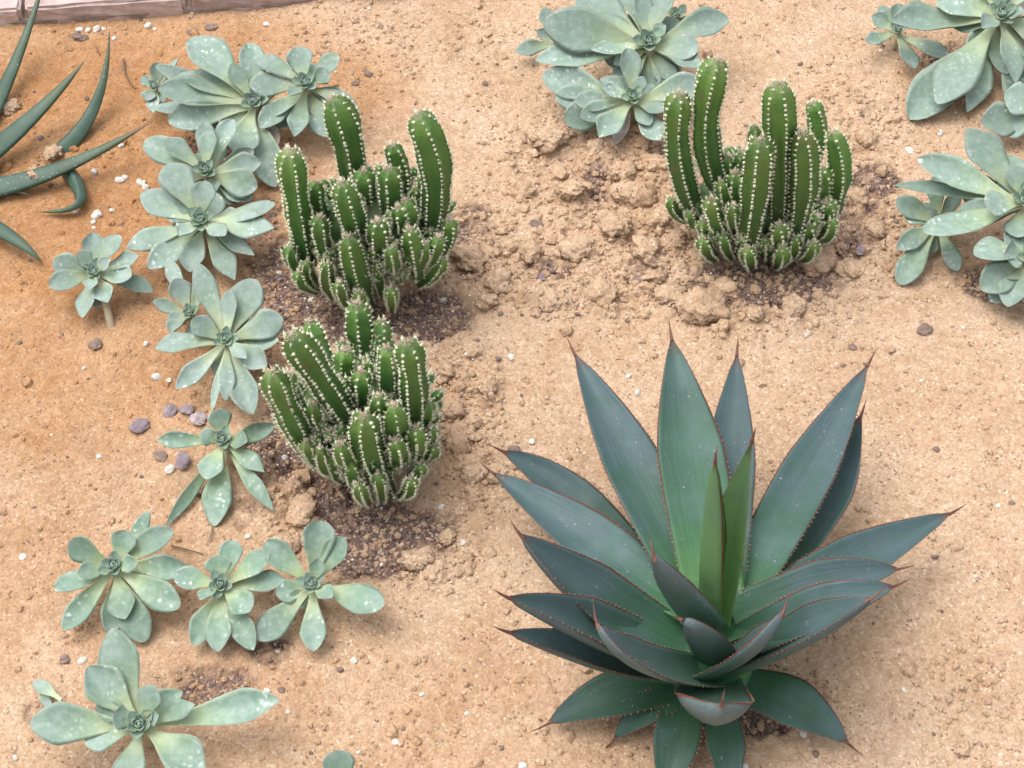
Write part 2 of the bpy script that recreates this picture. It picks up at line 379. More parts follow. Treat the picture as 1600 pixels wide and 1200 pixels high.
link_mesh('joint_bed', jm, M_JOINT, path, (j0 + 1.8 * BL, -.0 + BW * 2, -.027))

# ------------------------------------------------------------ stones, clods, crumbs
def stone_mesh(name, r, sub=2, rough=.22, flat=.7, seed=0, knob=0.0, stretch=1.2):
    V, Fc = ICO[sub]; rg = np.random.default_rng(seed); o = rg.uniform(0, 50, 3)
    n = fbm(V[:, 0] * 1.6 + o[0] + V[:, 2] * 1.1, V[:, 1] * 1.6 + o[1] - V[:, 2] * .9, 2, 3) * rough * 2
    if knob: n = n + knob * np.abs(fbm(V[:, 0] * 4.5 + o[2] + V[:, 2] * 3, V[:, 1] * 4.5 + o[0] - V[:, 2] * 3.5, 3, 2)) * 2
    W = V * (1 + n)[:, None] * r; W = W * np.array([stretch, 1, flat])
    return mesh_np(name, W, Fc, smooth=(sub > 2))
def sit(name, me, mat, px, py, r, sink=.3, rot=None):
    p = G(px, py, r * .3); p = np.array([p[0], p[1], H(p[0], p[1]) + r * (.6 - sink)])
    o = link_mesh(name, me, mat, None, tuple(p)); o.rotation_euler = (random.uniform(-.3, .3), random.uniform(-.3, .3), random.uniform(0, 6.28) if rot is None else rot); return o
MARKS = [(90, 150, 'the aloe leaves'), (230, 40, 'the brick edging'), (146, 422, 'the lone leftmost rosette'), (180, 290, 'the silvery middle rosette on its aloe side'), (250, 640, 'the purple stones'), (60, 900, 'the lower row of rosettes, at the far left'), (200, 1180, 'the big bottom left succulent'), (430, 1060, 'the tip of the longest bottom left leaf'),
    (590, 960, 'the rightmost rosette of the lower row'), (600, 850, 'the foot of the lower left cactus'), (700, 650, 'the lower left cactus, on its right'), (470, 450, 'the dark soil left of the upper left cactus'), (720, 380, 'the upper left cactus, on its right'), (560, 40, 'the upper rosettes at the top edge'), (850, 220, 'the top middle rosettes'), (900, 380, 'the middle of the lumpy patch between the upper cacti'),
    (1000, 330, 'the right cactus, on its left'), (1150, 460, 'the foot of the right cactus'), (1350, 340, 'the right cactus, on its right'), (1440, 220, 'the right edge rosettes'), (820, 620, 'the left upper tips of the agave'), (1260, 530, 'the back tips of the agave'), (1480, 700, 'the right leaf tips of the agave'), (740, 1120, 'the old leaves of the agave, to their left'), (1250, 1120, 'the old leaves of the agave, on the right')]
def where(px, py): return min(MARKS, key=lambda m: (m[0] - px)**2 + (m[1] - py)**2)[2]
CLODS = [(1095, 478, 36, 'largest round sand clod in front of the right cactus'), (1050, 462, 24, 'sand clod touching the left side of the largest round clod'), (857, 216, 26, 'flat sand clod below the top middle succulent, apart from the others'),
    (990, 305, 30, 'broad sand clod left of the right cactus'), (1275, 402, 28, 'pale sand clod right of the right cactus foot'), (735, 405, 28, 'sand clod beside the upper left cactus, right side'),
    (655, 872, 26, 'sand clod below the soil of the lower left cactus'), (468, 800, 26, 'sand clod left of the lower left cactus foot'), (900, 385, 24, None), (860, 470, 20, None), (940, 460, 22, None),
    (1010, 390, 22, None), (960, 350, 24, None), (1020, 420, 18, None), (780, 440, 22, None), (760, 470, 16, None), (820, 300, 18, None), (700, 640, 24, None), (715, 690, 20, None), (690, 580, 22, None),
    (740, 740, 18, None), (760, 600, 16, None), (1060, 420, 16, None), (1240, 480, 18, None), (1180, 490, 14, None), (1340, 310, 18, None), (1330, 420, 20, None), (1370, 360, 14, None),
    (1000, 200, 14, None), (930, 230, 16, None), (1350, 215, 14, None), (500, 870, 14, None), (450, 850, 18, None), (420, 770, 14, None), (700, 840, 14, None), (890, 300, 22, None), (830, 395, 18, None), (1130, 450, 20, None), (975, 270, 20, None), (1030, 340, 18, None)]
for i, (px, py, r, lab) in enumerate(CLODS):
    rm = pxm(PZ(px, py), r) * .82
    o = sit('sand_clod', stone_mesh('sand_clod', rm, 3, .24, .58, i, .26, 1.15), M_SAND, px, py, rm, .32)
    if lab: tag(o, lab, 'clod', 'lumps of sand among the cacti')
    else: tag(o, ('broad' if r > 21 else 'medium' if r > 16 else 'small') + ' sand clod near ' + where(px, py), 'clod', 'lumps of sand among the cacti')
STONES = [(218, 664, 17, M_PURPLE, 'largest dark purple stone, left of the small centre left succulent'), (266, 643, 12, M_PURPLE, 'small purple stone just above the small centre left succulent, leftmost of three'), (291, 640, 13, M_PURPLE, 'dark middle stone of the three above the small succulent'),
    (310, 654, 15, M_LILAC, 'pale lilac stone touching the small succulent under the large one'), (285, 720, 15, M_PURPLE, 'bluish stone below the left leaf of the small succulent'), (251, 712, 12, M_DARK, 'brown stone left of the bluish one'),
    (803, 706, 14, M_DARK, 'grey brown stone beside the left tip of the agave'), (838, 350, 11, M_DARK, 'dark stone among clods between the two upper cacti'), (148, 538, 13, M_DARK, 'dark flat chip on orange sand below the leftmost pale rosette'),
    (330, 42, 10, M_DARK, 'grey stone near the brick edging, above the upper left rosette'), (300, 50, 9, M_DARK, 'dark stone left of the grey one near the bricks'), (125, 58, 12, M_DARK, 'grey chip in the sand below the white pebbles by the bricks'),
    (575, 115, 8, M_DARK, 'small dark stone right of the second upper rosette'), (995, 438, 12, M_DARK, 'dark stone in the soil left of the right cactus'), (1345, 392, 10, M_PURPLE, 'purple grit stone right of the right cactus'), (100, 1030, 9, M_DARK, 'dark stone above the big bottom left succulent'),
    (1332, 542, 7, M_DARK, 'black chip above the right leaf of the agave'), (1445, 515, 13, M_DARK, 'half buried brown stone at the right, above the agave'), (843, 425, 10, M_PURPLE, 'purple grit stone below the clods'),
    (555, 690 - 560, 6, M_DARK, 'tiny dark chip beside the second upper rosette'), (440, 1078, 6, M_DARK, 'dark crumb beside the tip of the longest bottom leaf')]
for i, (px, py, r, mt, lab) in enumerate(STONES):
    rm = pxm(PZ(px, py), r) * .8; tag(sit('stone', stone_mesh('stone', rm, 2, .2, .42, 100 + i), mt, px, py, rm, .25), lab, 'stone', 'dark stones on the sand')
WH = [(124, 46, 6), (137, 47, 5), (151, 46, 7), (162, 45, 4), (231, 40, 7), (242, 45, 4), (178, 60, 4), (300, 19, 5), (417, 38, 6), (190, 226, 6), (187, 281, 8), (195, 277, 6), (221, 286, 7), (228, 293, 6), (217, 283, 5), (147, 268, 7), (153, 243, 5), (151, 336, 9), (146, 347, 5), (175, 329, 5), (119, 331, 4), (245, 589, 8), (264, 594, 5), (155, 713, 5), (266, 733, 9), (131, 575, 4), (228, 537, 5),
      (799, 558, 7), (831, 690, 6), (996, 613, 6), (982, 588, 5), (618, 1160, 6), (553, 1031, 6), (434, 1018, 5), (418, 1079, 6), (36, 870, 7), (24, 1184, 5), (128, 1033, 8), (1261, 523, 5), (1421, 235, 8), (1469, 208, 7), (1538, 209, 8), (1552, 213, 6), (1255, 1146, 7), (1412, 1078, 5), (1164, 1198, 6), (817, 1196, 7), (692, 468, 6), (505, 296, 6), (486, 468, 6), (545, 497, 6), (436, 425, 5), (477, 466, 4), (691, 792, 6), (724, 847, 6), (388, 853 - 15, 6), (445, 715, 6), (1000, 12, 4), (1245, 470, 5), (905, 92, 4), (740, 560, 4), (660, 1085, 4), (730, 1115, 5), (560, 1175, 4), (1505, 512, 4), (1440, 595, 4), (1560, 790, 4), (1525, 900, 4), (450, 1112, 4)]
for i, (px, py, r) in enumerate(WH):
    rm = pxm(PZ(px, py), r) * .82
    o = sit('white_pebble', stone_mesh('white_pebble', rm, 1, .22, .75, 300 + i), M_WHITE, px, py, rm, .35)
    tag(o, ('larger' if r > 6 else 'small') + ' white perlite pebble near ' + where(px, py), 'pebble', 'white perlite pebbles scattered on the sand')

def scatter(name, n, fn, smin, smax, mat, label, sink=.35, pw=2.5, attrs=True, seed=1):
    rg = np.random.default_rng(seed); V, Fc = ICO[0]
    x = rg.uniform(-1.0, 1.0, n * 8); y = rg.uniform(1.0, 2.62, n * 8)
    so, orr, lu = masks(x, y); p = fn(so, orr, lu, x, y); ok = rg.uniform(0, 1, len(x)) < p
    x, y = x[ok][:n], y[ok][:n]; n = len(x); z = height(x, y)
    s = smin + (smax - smin) * rg.uniform(0, 1, n)**pw
    J = V[None] * (1 + rg.uniform(-.28, .28, (n, 12, 1))) * s[:, None, None] * np.stack([rg.uniform(.8, 1.35, n), rg.uniform(.8, 1.2, n), rg.uniform(.55, .95, n)], 1)[:, None, :]
    a = rg.uniform(0, 6.28, n); ca, sa = np.cos(a)[:, None], np.sin(a)[:, None]
    W = np.stack([J[..., 0] * ca - J[..., 1] * sa + x[:, None], J[..., 0] * sa + J[..., 1] * ca + y[:, None], J[..., 2] + (z + s * (.7 - sink * 1.6))[:, None]], -1)
    faces = (Fc[None] + (np.arange(n) * 12)[:, None, None]).reshape(-1, 3)
    me = mesh_np(name, W.reshape(-1, 3), faces, smooth=False)
    if attrs:
        so, orr, _ = masks(x, y)
        for nm, arr in (('soil', so * (rg.uniform(0, 1, n) < .45)), ('orange', orr)):
            at = me.attributes.new(nm, 'FLOAT', 'POINT'); at.data.foreach_set('value', np.repeat(arr, 12).astype(np.float32))
    o = link_mesh(name, me, mat); o['kind'] = 'stuff'; tag(o, label, 'gravel'); return o
scatter('sand_crumbs', 15000, lambda so, o, lu, x, y: .05 + .8 * np.maximum(lu, so) - .05 * o, .0011, .0055, M_SAND, 'loose crumbs of sand lying all over the bed', seed=2)
scatter('large_crumbs', 700, lambda so, o, lu, x, y: np.clip(lu * 1.0, 0, 1) * .8 + .008, .0045, .011, M_SAND, 'coarse lumps of sand crumbling around the cacti', seed=3, pw=1.6)
scatter('perlite_grit', 520, lambda so, o, lu, x, y: .02 + .7 * so + .12 * lu, .0008, .0034, M_WHITE, 'white perlite grit sprinkled over soil and sand', attrs=False, seed=4)
scatter('dark_grit', 1500, lambda so, o, lu, x, y: .04 + .7 * so + .22 * lu, .0009, .0052, M_DARK, 'dark grit sprinkled over soil and sand', attrs=False, seed=5)

# ------------------------------------------------------------ leaves
def prof_spoon(t, tm=.72, b=.24, pt=.5):
    x = np.clip((t - tm) / (1 - tm), 0, 1)
    q = np.clip((t - .12) / (tm - .12), 0, 1); lo = b + (1 - b) * (.35 * q + .65 * q * q * (3 - 2 * q))
    rd = np.sqrt(np.clip(1 - x**2.3, 0, 1)); pn = np.clip(1 - x**1.3, 0, 1)
    return np.where(t < tm, lo, rd * (1 - pt) + pn * pt)
def prof_agave(t, tm=.52, b=.62):
    x = np.clip((t - tm) / (1 - tm), 0, 1)
    lo = b + (1 - b) * np.sin(np.pi / 2 * np.clip(t / tm, 0, 1))**1.3
    e = np.clip((x - .80) / .20, 0, 1)
    return np.where(t < tm, lo, ((1 - x**1.55) * .93 + .07 * (1 - x)**2) * (1 - .45 * e * e * (3 - 2 * e)))
def prof_sword(t): return (1 - t**1.6) * .96 + .04 * (1 - t)
def bez(B, Mm, T, t):
    t = t[:, None]; return (1 - t)**2 * B + 2 * t * (1 - t) * Mm + t**2 * T
def leaf(name, parent, mat, B, T, width, N, prof, bend=0.0, cup=.25, thick=.004, nu=6, nv=16, M=None, wave=0.0, tipcup=0.0, roll=0.0, fold=0.0, info=None, seed=0):
    L = np.linalg.norm(T - B); d0 = nrm(T - B); s0 = nrm(np.cross(d0, N)); n0 = np.cross(s0, d0)
    if roll: s0, n0 = s0 * math.cos(roll) + n0 * math.sin(roll), n0 * math.cos(roll) - s0 * math.sin(roll)
    if M is None: M = (B + T) / 2 - n0 * bend * L
    t = 1 - (1 - np.linspace(0, 1, nv + 1))**1.35; t[-1] = 1
    c = bez(B, M, T, t); tg = np.gradient(c, axis=0); tg /= np.linalg.norm(tg, axis=1)[:, None] + 1e-12
    s = s0 - tg * (tg @ s0)[:, None]; s /= np.linalg.norm(s, axis=1)[:, None]; n = np.cross(s, tg)
    if n[0] @ n0 < 0: n = -n
    w = np.maximum(prof(t) * width / 2, width * .004)
    u = np.linspace(-1, 1, nu + 1)
    ph = (seed * 1.7) % 6.28
    cupv = cup + tipcup * t**2
    up = (cupv[:, None] * w[:, None] * ((1 - fold) * u[None]**2 + fold * np.abs(u[None])**1.1)) + wave * w[:, None] * np.sin(t * 9 + ph)[:, None] * u[None]**3
    top = c[:, None] + s[:, None] * (u[None] * w[:, None] * (1 - .18 * np.minimum(cupv, 1)[:, None] * np.abs(u[None])))[..., None] + n[:, None] * up[..., None]
    th = thick * (1 - .75 * t**1.5) * np.minimum(1, w / (width * .12))
    bot = top[:, 1:-1] - n[:, None] * (th[:, None] * np.sqrt(1 - u[1:-1]**2)[None])[..., None]
    top[:, 1:-1] += n[:, None] * (.25 * th[:, None] * (1 - u[1:-1]**2)[None])[..., None]
    ring = np.concatenate([top, bot[:, ::-1]], 1); k = ring.shape[1]
    off = np.array(parent.location) if parent else np.zeros(3)
    V = (ring - off).reshape(-1, 3); uu = np.concatenate([u, u[1:-1][::-1]])
    UV = np.stack([np.tile((uu + 1) / 2, nv + 1), np.repeat(t, k)], 1)
    a = np.arange(k); b = (a + 1) % k; f = []
    for r in range(nv): f.append(np.stack([r * k + a, (r + 1) * k + a, (r + 1) * k + b, r * k + b], 1))
    o = link_mesh(name, mesh_np(name, V, np.concatenate(f), UV), mat, parent)
    if info is not None: info.update(top=top, c=c, s=s, n=n, t=t, tg=tg, w=w)
    return o
def tube(name, parent, mat, pts, rad, k=8, seg=14):
    pts = [np.array(p, float) for p in pts]
    t = np.linspace(0, 1, seg + 1)
    if len(pts) == 2: pts = [pts[0], (pts[0] + pts[1]) / 2, pts[1]]
    c = bez(pts[0], 2 * pts[1] - (pts[0] + pts[2]) / 2, pts[2], t)
    tg = np.gradient(c, axis=0); tg /= np.linalg.norm(tg, axis=1)[:, None]
    ref = np.array([.3, 1, .2]); s = np.cross(tg, ref); s /= np.linalg.norm(s, axis=1)[:, None]; n = np.cross(s, tg)
    r = np.interp(t, np.linspace(0, 1, len(rad)), rad)
    a = np.linspace(0, 2 * np.pi, k, endpoint=False)
    V = c[:, None] + r[:, None, None] * (np.cos(a)[None, :, None] * s[:, None] + np.sin(a)[None, :, None] * n[:, None])
    off = np.array(parent.location) if parent else np.zeros(3)
    i = np.arange(k); j = (i + 1) % k
    f = np.concatenate([np.stack([q * k + i, q * k + j, (q + 1) * k + j, (q + 1) * k + i], 1) for q in range(seg)])
    return link_mesh(name, mesh_np(name, (V - off).reshape(-1, 3), f), mat, parent)

# ------------------------------------------------------------ pale rosettes
def rosette(label, cx, cy, hc, leaves, size=1.0, tilt=22, az=0.0, heart=True, stem=None, group='pale blue green rosettes', silver=.6, fill=0):
    C = PZ(cx, cy, hc); g0 = H(C[0], C[1])
    a = R(tilt); nr = np.array([math.sin(a) * math.sin(az), -math.sin(a) * math.cos(az), math.cos(a)])
    root = thing('echeveria', label, 'succulent', (C[0], C[1] + .01, g0), group)
    tx = nrm(np.cross(np.array([0, 1., 0]), nr)); ty = np.cross(nr, tx)
    for i, lf in enumerate(leaves):
        px, py, w = lf[:3]; lay = lf[3] if len(lf) > 3 else 1; pt = lf[4] if len(lf) > 4 else .45
        dz = {0: .012, 1: .004, 2: -.010, 3: -.024}[lay]
        rg = random.Random(i * 13 + int(cx))
        T = PPL(px, py, C + nr * (dz + rg.uniform(-.004, .004)), nr)
        ht = H(T[0], T[1]) + .006
        if T[2] < ht: T = PZ(px, py, ht)
        out = T - C; out -= nr * (out @ nr); out = nrm(out)
        B = C - nr * (.008 + .007 * lay) + out * .004
        W = pxm(T, w) * rg.uniform(1.05, 1.28); L = np.linalg.norm(T - B)
        T = T + nrm(T - B) * L * .02
        N = nrm(nr + .25 * np.array([rg.uniform(-1, 1), rg.uniform(-1, 1), 0]))
        lo = leaf('leaf', root, M_ECH, B, T, W, N, lambda t, p=pt, q=rg.uniform(.64, .76): prof_spoon(t, q, min(.33, .09 + .0075 / max(W, .01)), min(1, p + .18)),
             bend=rg.uniform(-.16, .12) - (.05 if lay > 1 else 0), cup=rg.uniform(.10, .42), thick=.0048, nu=8, nv=18, wave=rg.uniform(-.16, .16), tipcup=rg.uniform(-.25, .35), roll=rg.uniform(-.35, .35), seed=i)
        lo.color = (min(1, max(0, silver + rg.uniform(-.15, .15))), 0, 0, 1)
    rf = random.Random(int(cx + cy)); Lm = np.mean([pxm(C, math.hypot(l[0] - cx, l[1] - cy)) for l in leaves])
    for i in range(fill):
        an = (i + rf.uniform(-.35, .35)) * 6.283 / fill; L = Lm * rf.uniform(.6, .92); rad = math.cos(an) * tx + math.sin(an) * ty
        T = C + rad * L - nr * rf.uniform(.022, .035); T[2] = max(T[2], H(T[0], T[1]) + .006); dry = rf.random() < .18
        lo = leaf('leaf', root, M_DRY if dry else M_ECH, C - nr * .03, T, Lm * rf.uniform(.42, .58) * (.7 if dry else 1), nr, lambda t: prof_spoon(t, .66, .3, .4), bend=rf.uniform(-.12, .08), cup=rf.uniform(.1, .6), thick=.004, nu=8, nv=16, wave=rf.uniform(-.2, .2), roll=rf.uniform(-.5, .5), seed=i + 50)
        lo.color = (silver, 0, 0, 1)
        if dry: lo['label'] = 'withered grey brown lower leaf'
    if heart:
        for i in range(14):
            f = i / 13; an = i * 2.39996 + cx; el = R(80 - 48 * f); L = (.0065 + .0125 * f) * size
            rad = math.cos(an) * tx + math.sin(an) * ty
            d = rad * math.cos(el) + nr * math.sin(el)
            B = C - nr * (.002 + .004 * f) + rad * (.0005 + .005 * f) * size
            T = B + d * L + nr * .001 - rad * .0022 * size * (1 - f)
            leaf('leaf', root, M_ECHY, B, T, (.0075 + .0105 * f) * size, nrm(nr * math.cos(el) - rad * math.sin(el)), lambda t: prof_spoon(t, .6, .75, .5), bend=.20, cup=.55, thick=.0022, nu=6, nv=8, seed=i)
    foot = np.array([C[0], C[1] + .015, g0 - .01]) if stem is None else G(*stem, -.006)
    tube('stem', root, M_STEM, [foot, (foot + C) / 2 + np.array([.004, -.004, 0]), C - nr * .012], [.0055 * size + .001, .005 * size + .001, .0075 * size], 8, 8)
    return root

rosette('large rosette left of the upper left cactus with white spotted leaves, widest of its clump', 396, 156, .085,
    [(391, 69, 40, 1, .15), (298, 62, 60, 1, .2), (281, 118, 50, 2, .6), (250, 140, 52, 1, .2), (265, 188, 50, 2, .25), (372, 245, 50, 1, .8), (464, 162, 22, 2, .6), (430, 290, 46, 3, .2), (362, 100, 26, 0, .5), (345, 215, 40, 3, .4),
     (246, 104, 28, 3, .1), (236, 168, 26, 3, .5), (300, 205, 40, 3, .5), (420, 225, 40, 3, .3)], 1.2, fill=7)
rosette('little bluish offset at the outer left of the large white spotted rosette', 240, 132, .045,
    [(247, 98, 28, 1, .1), (228, 156, 24, 1, .3), (240, 176, 22, 1, .6), (256, 160, 24, 2, .3), (278, 92, 14, 2, .3), (222, 120, 18, 2, .3)], .6, silver=.9)
rosette('topmost rosette of the left clump, touching the tip of the bent cactus stem', 477, 127, .10,
    [(465, 74, 36, 1, .1), (529, 88, 36, 1, .15), (401, 92, 32, 1, .4), (391, 132, 36, 1, .4), (407, 198, 38, 2, .2), (460, 212, 35, 1, .6), (514, 212, 46, 3, .2), (557, 172, 28, 2, .3), (452, 150, 26, 0, .6), (515, 112, 28, 0, .3), (430, 180, 30, 2, .4)], 1.1, fill=6, silver=0.65)
rosette('small green hearted rosette between two larger ones, beside the aloe tip', 320, 264, .075,
    [(328, 205, 28, 0, .2), (321, 190, 30, 1, .3), (258, 219, 34, 1, .4), (227, 222, 40, 2, .1), (407, 254, 36, 1, .5), (401, 292, 42, 2, .3), (392, 312, 42, 3, .2), (364, 188, 32, 2, .4), (270, 280, 36, 2, .3), (330, 305, 40, 2, .4), (395, 235, 26, 3, .3)], 1.0, fill=6, silver=0.5)
rosette('silvery rosette with long pointed leaves in the middle of the left clump', 313, 341, .075,
    [(321, 284, 34, 0, .1), (262, 258, 54, 1, .25), (221, 304, 48, 1, .4), (428, 319, 42, 1, .3), (426, 356, 44, 1, .9), (200, 386, 32, 1, .4), (233, 418, 38, 1, .3), (297, 424, 40, 2, .3), (366, 436, 32, 2, .7), (396, 398, 28, 2, .7), (351, 368, 32, 0, .3), (280, 368, 30, 0, .4), (262, 330, 44, 2, .3)], 1.15, fill=6, silver=0.85)
rosette('leftmost small pale rosette standing alone on orange sand on a short stalk', 146, 423, .06,
    [(145, 364, 34, 1, .3), (188, 369, 32, 1, .25), (216, 400, 30, 1, .7), (205, 431, 36, 1, .2), (237, 456, 28, 3, .3), (168, 472, 32, 1, .3), (129, 495, 34, 1, .5), (78, 447, 34, 1, .2), (84, 408, 36, 1, .15), (122, 394, 28, 0, .4), (140, 453, 24, 0, .6), (150, 480, 26, 3, .3), (172, 405, 22, 0, .4)], .95, stem=(175, 515), silver=0.8)
rosette('chalky rosette with widely spread leaves left of the lower left cactus', 352, 528, .07,
    [(358, 454, 32, 0, .3), (399, 438, 48, 1, .15), (440, 497, 42, 1, .2), (434, 532, 36, 2, .4), (416, 572, 40, 1, .4), (308, 414, 32, 1, .15), (276, 606, 34, 1, .5), (352, 624, 28, 1, .3), (395, 645, 40, 1, .2), (245, 544, 38, 2, .6), (300, 500, 36, 1, .3), (332, 640, 15, 2, .3), (385, 560, 22, 0, .6), (370, 600, 30, 2, .3)], .95, fill=4, silver=0.9)
rosette('little half hidden rosette behind the chalky spread one, at its left', 296, 486, .045,
    [(274, 436, 32, 1, .3), (262, 498, 22, 1, .5), (240, 470, 20, 2, .4), (320, 440, 26, 1, .4), (268, 520, 26, 1, .3), (325, 520, 22, 1, .3), (262, 405, 22, 3, .5), (308, 530, 26, 2, .2)], .7, silver=0.9)
rosette('small flat plant with few leaves, standing above a second leaf tier, left of the cacti', 347, 685, .055,
    [(341, 640, 38, 1, .05), (428, 664, 32, 1, .4), (386, 690, 28, 0, .3), (248, 688, 26, 1, .5), (312, 680, 26, 0, .3), (412, 737, 28, 1, .8), (322, 748, 42, 1, .5), (335, 820, 42, 3, .35), (261, 819, 22, 3, .4), (426, 796, 24, 3, .5), (400, 680, 24, 2, .3)], .9, stem=(345, 760), silver=0.15)
rosette('lower left rosette with rounded leaves, leftmost of the row of three', 176, 883, .055,
    [(109, 847, 40, 1, .1), (199, 830, 38, 1, .1), (232, 800, 22, 3, .4), (269, 830, 36, 2, .1), (291, 886, 40, 1, .15), (279, 948, 42, 1, .15), (195, 966, 46, 1, .4), (226, 1001, 48, 2, .1), (172, 990, 34, 3, .2), (100, 982, 38, 1, .2), (87, 922, 44, 1, .1), (122, 898, 30, 0, .4), (215, 880, 28, 0, .5)], 1.05, silver=0.1)
rosette('middle rosette of the row of three under the lower left cactus', 344, 912, .055,
    [(365, 845, 38, 2, .1), (339, 868, 36, 0, .3), (420, 864, 36, 1, .2), (442, 905, 34, 2, .3), (273, 901, 36, 1, .1), (314, 937, 26, 0, .5), (340, 1017, 44, 1, .4), (304, 1008, 38, 2, .3), (395, 1014, 40, 1, .3), (390, 955, 40, 0, .2), (350, 960, 30, 2, .3)], 1.0, silver=0.1)
rosette('rosette with a white crusted leaf at its right, rightmost of the row of three', 487, 911, .055,
    [(500, 815, 46, 1, .05), (538, 841, 38, 1, .35), (416, 848, 44, 1, .1), (432, 927, 38, 2, .2), (404, 998, 42, 1, .2), (490, 1016, 42, 1, .35), (598, 946, 46, 1, .05), (518, 934, 30, 0, .4), (500, 872, 26, 0, .4), (455, 945, 30, 2, .3)], .95, silver=0.15)
rosette('big leaved pale green succulent lying at the bottom left corner', 217, 1131, .07,
    [(176, 984, 66, 2, .45), (138, 1043, 64, 1, .5), (241, 1072, 40, 0, .3), (50, 1130, 62, 1, .4), (134, 1162, 40, 1, .4), (177, 1117, 34, 0, .4), (303, 1101, 30, 1, .8), (284, 1081, 38, 2, .6), (433, 1094, 58, 1, .45), (320, 1212, 64, 1, .8), (194, 1225, 50, 1, .5), (150, 1105, 36, 2, .3), (248, 1118, 24, 0, .5)], 1.15, silver=0.3)
rosette('leaf tips of a rosette cut off by the bottom edge of the picture', 530, 1240, .05,
    [(528, 1173, 50, 1, .1), (570, 1210, 40, 2, .2), (478, 1215, 40, 2, .2), (575, 1270, 40, 1, .2), (480, 1270, 40, 1, .2), (530, 1290, 44, 1, .2)], 1.0, silver=0.2)
rosette('large rosette at the top middle with broad leaves reaching past the frame', 1015, 64, .10,
    [(1000, -10, 34, 0, .2), (903, -12, 68, 1, .3), (1044, -18, 42, 1, .3), (1136, 30, 44, 2, .4), (1090, 76, 40, 1, .1), (852, 36, 64, 1, .25), (840, 94, 52, 2, .45), (925, 78, 36, 0, .7), (1096, 108, 46, 1, .6), (1050, 130, 34, 3, .3), (1040, 40, 28, 0, .5), (960, 100, 34, 2, .4), (975, -30, 50, 3, .3)], 1.35, fill=9)
rosette('rosette in front of the top middle one with white scarred leaves', 990, 150, .07,
    [(981, 77, 36, 0, .1), (1098, 130, 46, 2, .3), (1036, 174, 30, 1, .2), (942, 136, 30, 0, .8), (900, 158, 38, 1, .2), (850, 118, 54, 3, .2), (883, 186, 50, 3, .1), (908, 182, 36, 1, .3), (937, 214, 40, 1, .7), (1031, 218, 34, 2, .2), (1005, 120, 24, 0, .5), (870, 150, 44, 3, .1), (1015, 195, 26, 2, .3)], 1.0, fill=7)
rosette('tiny offset of two white leaves left of the top middle rosette', 868, 62, .03,
    [(807, 81, 26, 1, .4), (850, 12, 26, 1, .3), (838, 48, 20, 1, .4), (900, 95, 20, 2, .4)], .5, heart=False)
rosette('tiny green offset rosette right behind the top middle one', 1056, 22, .075, [(1040, 6, 14, 1, .3), (1072, 8, 14, 1, .3), (1040, 34, 14, 1, .3), (1074, 32, 14, 1, .3)], .75)
rosette('large rosette cut off by the top right corner with long drooping leaves', 1566, 20, .10,
    [(1396, 34, 58, 1, .5), (1464, 4, 40, 2, .5), (1466, 160, 66, 1, .45), (1424, 184, 72, 3, .1), (1586, 128, 52, 1, .7), (1512, 172, 46, 3, .6), (1650, 60, 50, 1, .3), (1650, 130, 60, 2, .4), (1610, -40, 44, 1, .3), (1540, -50, 50, 1, .3), (1490, -30, 50, 2, .3), (1600, 20, 30, 0, .4), (1562, -14, 28, 0, .4), (1620, 190, 60, 3, .3), (1535, 44, 30, 0, .4)], 1.45, fill=8, silver=0.5)
rosette('small offset rosette left of the top right corner one', 1404, 44, .05,
    [(1353, 64, 24, 1, .3), (1362, 26, 28, 1, .3), (1428, 106, 30, 1, .3), (1403, 6, 26, 0, .4), (1487, 92, 28, 2, .8), (1375, 10, 26, 2, .3), (1440, 8, 30, 2, .3)], .7)
rosette('leaf pair sticking in from the right edge between the two right rosettes', 1640, 170, .05,
    [(1534, 192, 56, 1, .5), (1570, 150, 50, 1, .4), (1640, 240, 50, 1, .3), (1560, 205, 44, 2, .3)], 1.0)
rosette('right edge rosette with one tall upright leaf and long side leaves', 1604, 312, .10,
    [(1512, 203, 58, 1, .6), (1436, 250, 50, 1, .3), (1402, 290, 26, 2, .4), (1446, 362, 50, 1, .15), (1540, 318, 40, 0, .3), (1660, 230, 50, 1, .3), (1700, 330, 50, 1, .3), (1580, 258, 30, 0, .3), (1555, 290, 30, 2, .3), (1500, 330, 34, 3, .3), (1590, 370, 46, 2, .3)], 1.35, fill=7, silver=0.45)
rosette('lower rosette at the right edge with rounded white rimmed leaves', 1612, 400, .07,
    [(1523, 398, 54, 1, .1), (1534, 452, 48, 2, .3), (1570, 398, 44, 0, .2), (1575, 478, 46, 1, .2), (1690, 440, 50, 1, .2), (1620, 490, 50, 1, .2), (1560, 430, 44, 2, .2), (1548, 470, 36, 3, .2)], 1.1, fill=6)
rosette('small darker offset left of the right edge rosettes with oval leaves', 1469, 344, .055,
    [(1401, 312, 36, 1, .15), (1461, 276, 28, 1, .3), (1402, 388, 30, 1, .2), (1406, 443, 38, 2, .15), (1496, 422, 26, 2, .2), (1415, 340, 26, 2, .2), (1500, 300, 26, 2, .3), (1450, 330, 20, 0, .4)], .75, fill=3, silver=0.35)

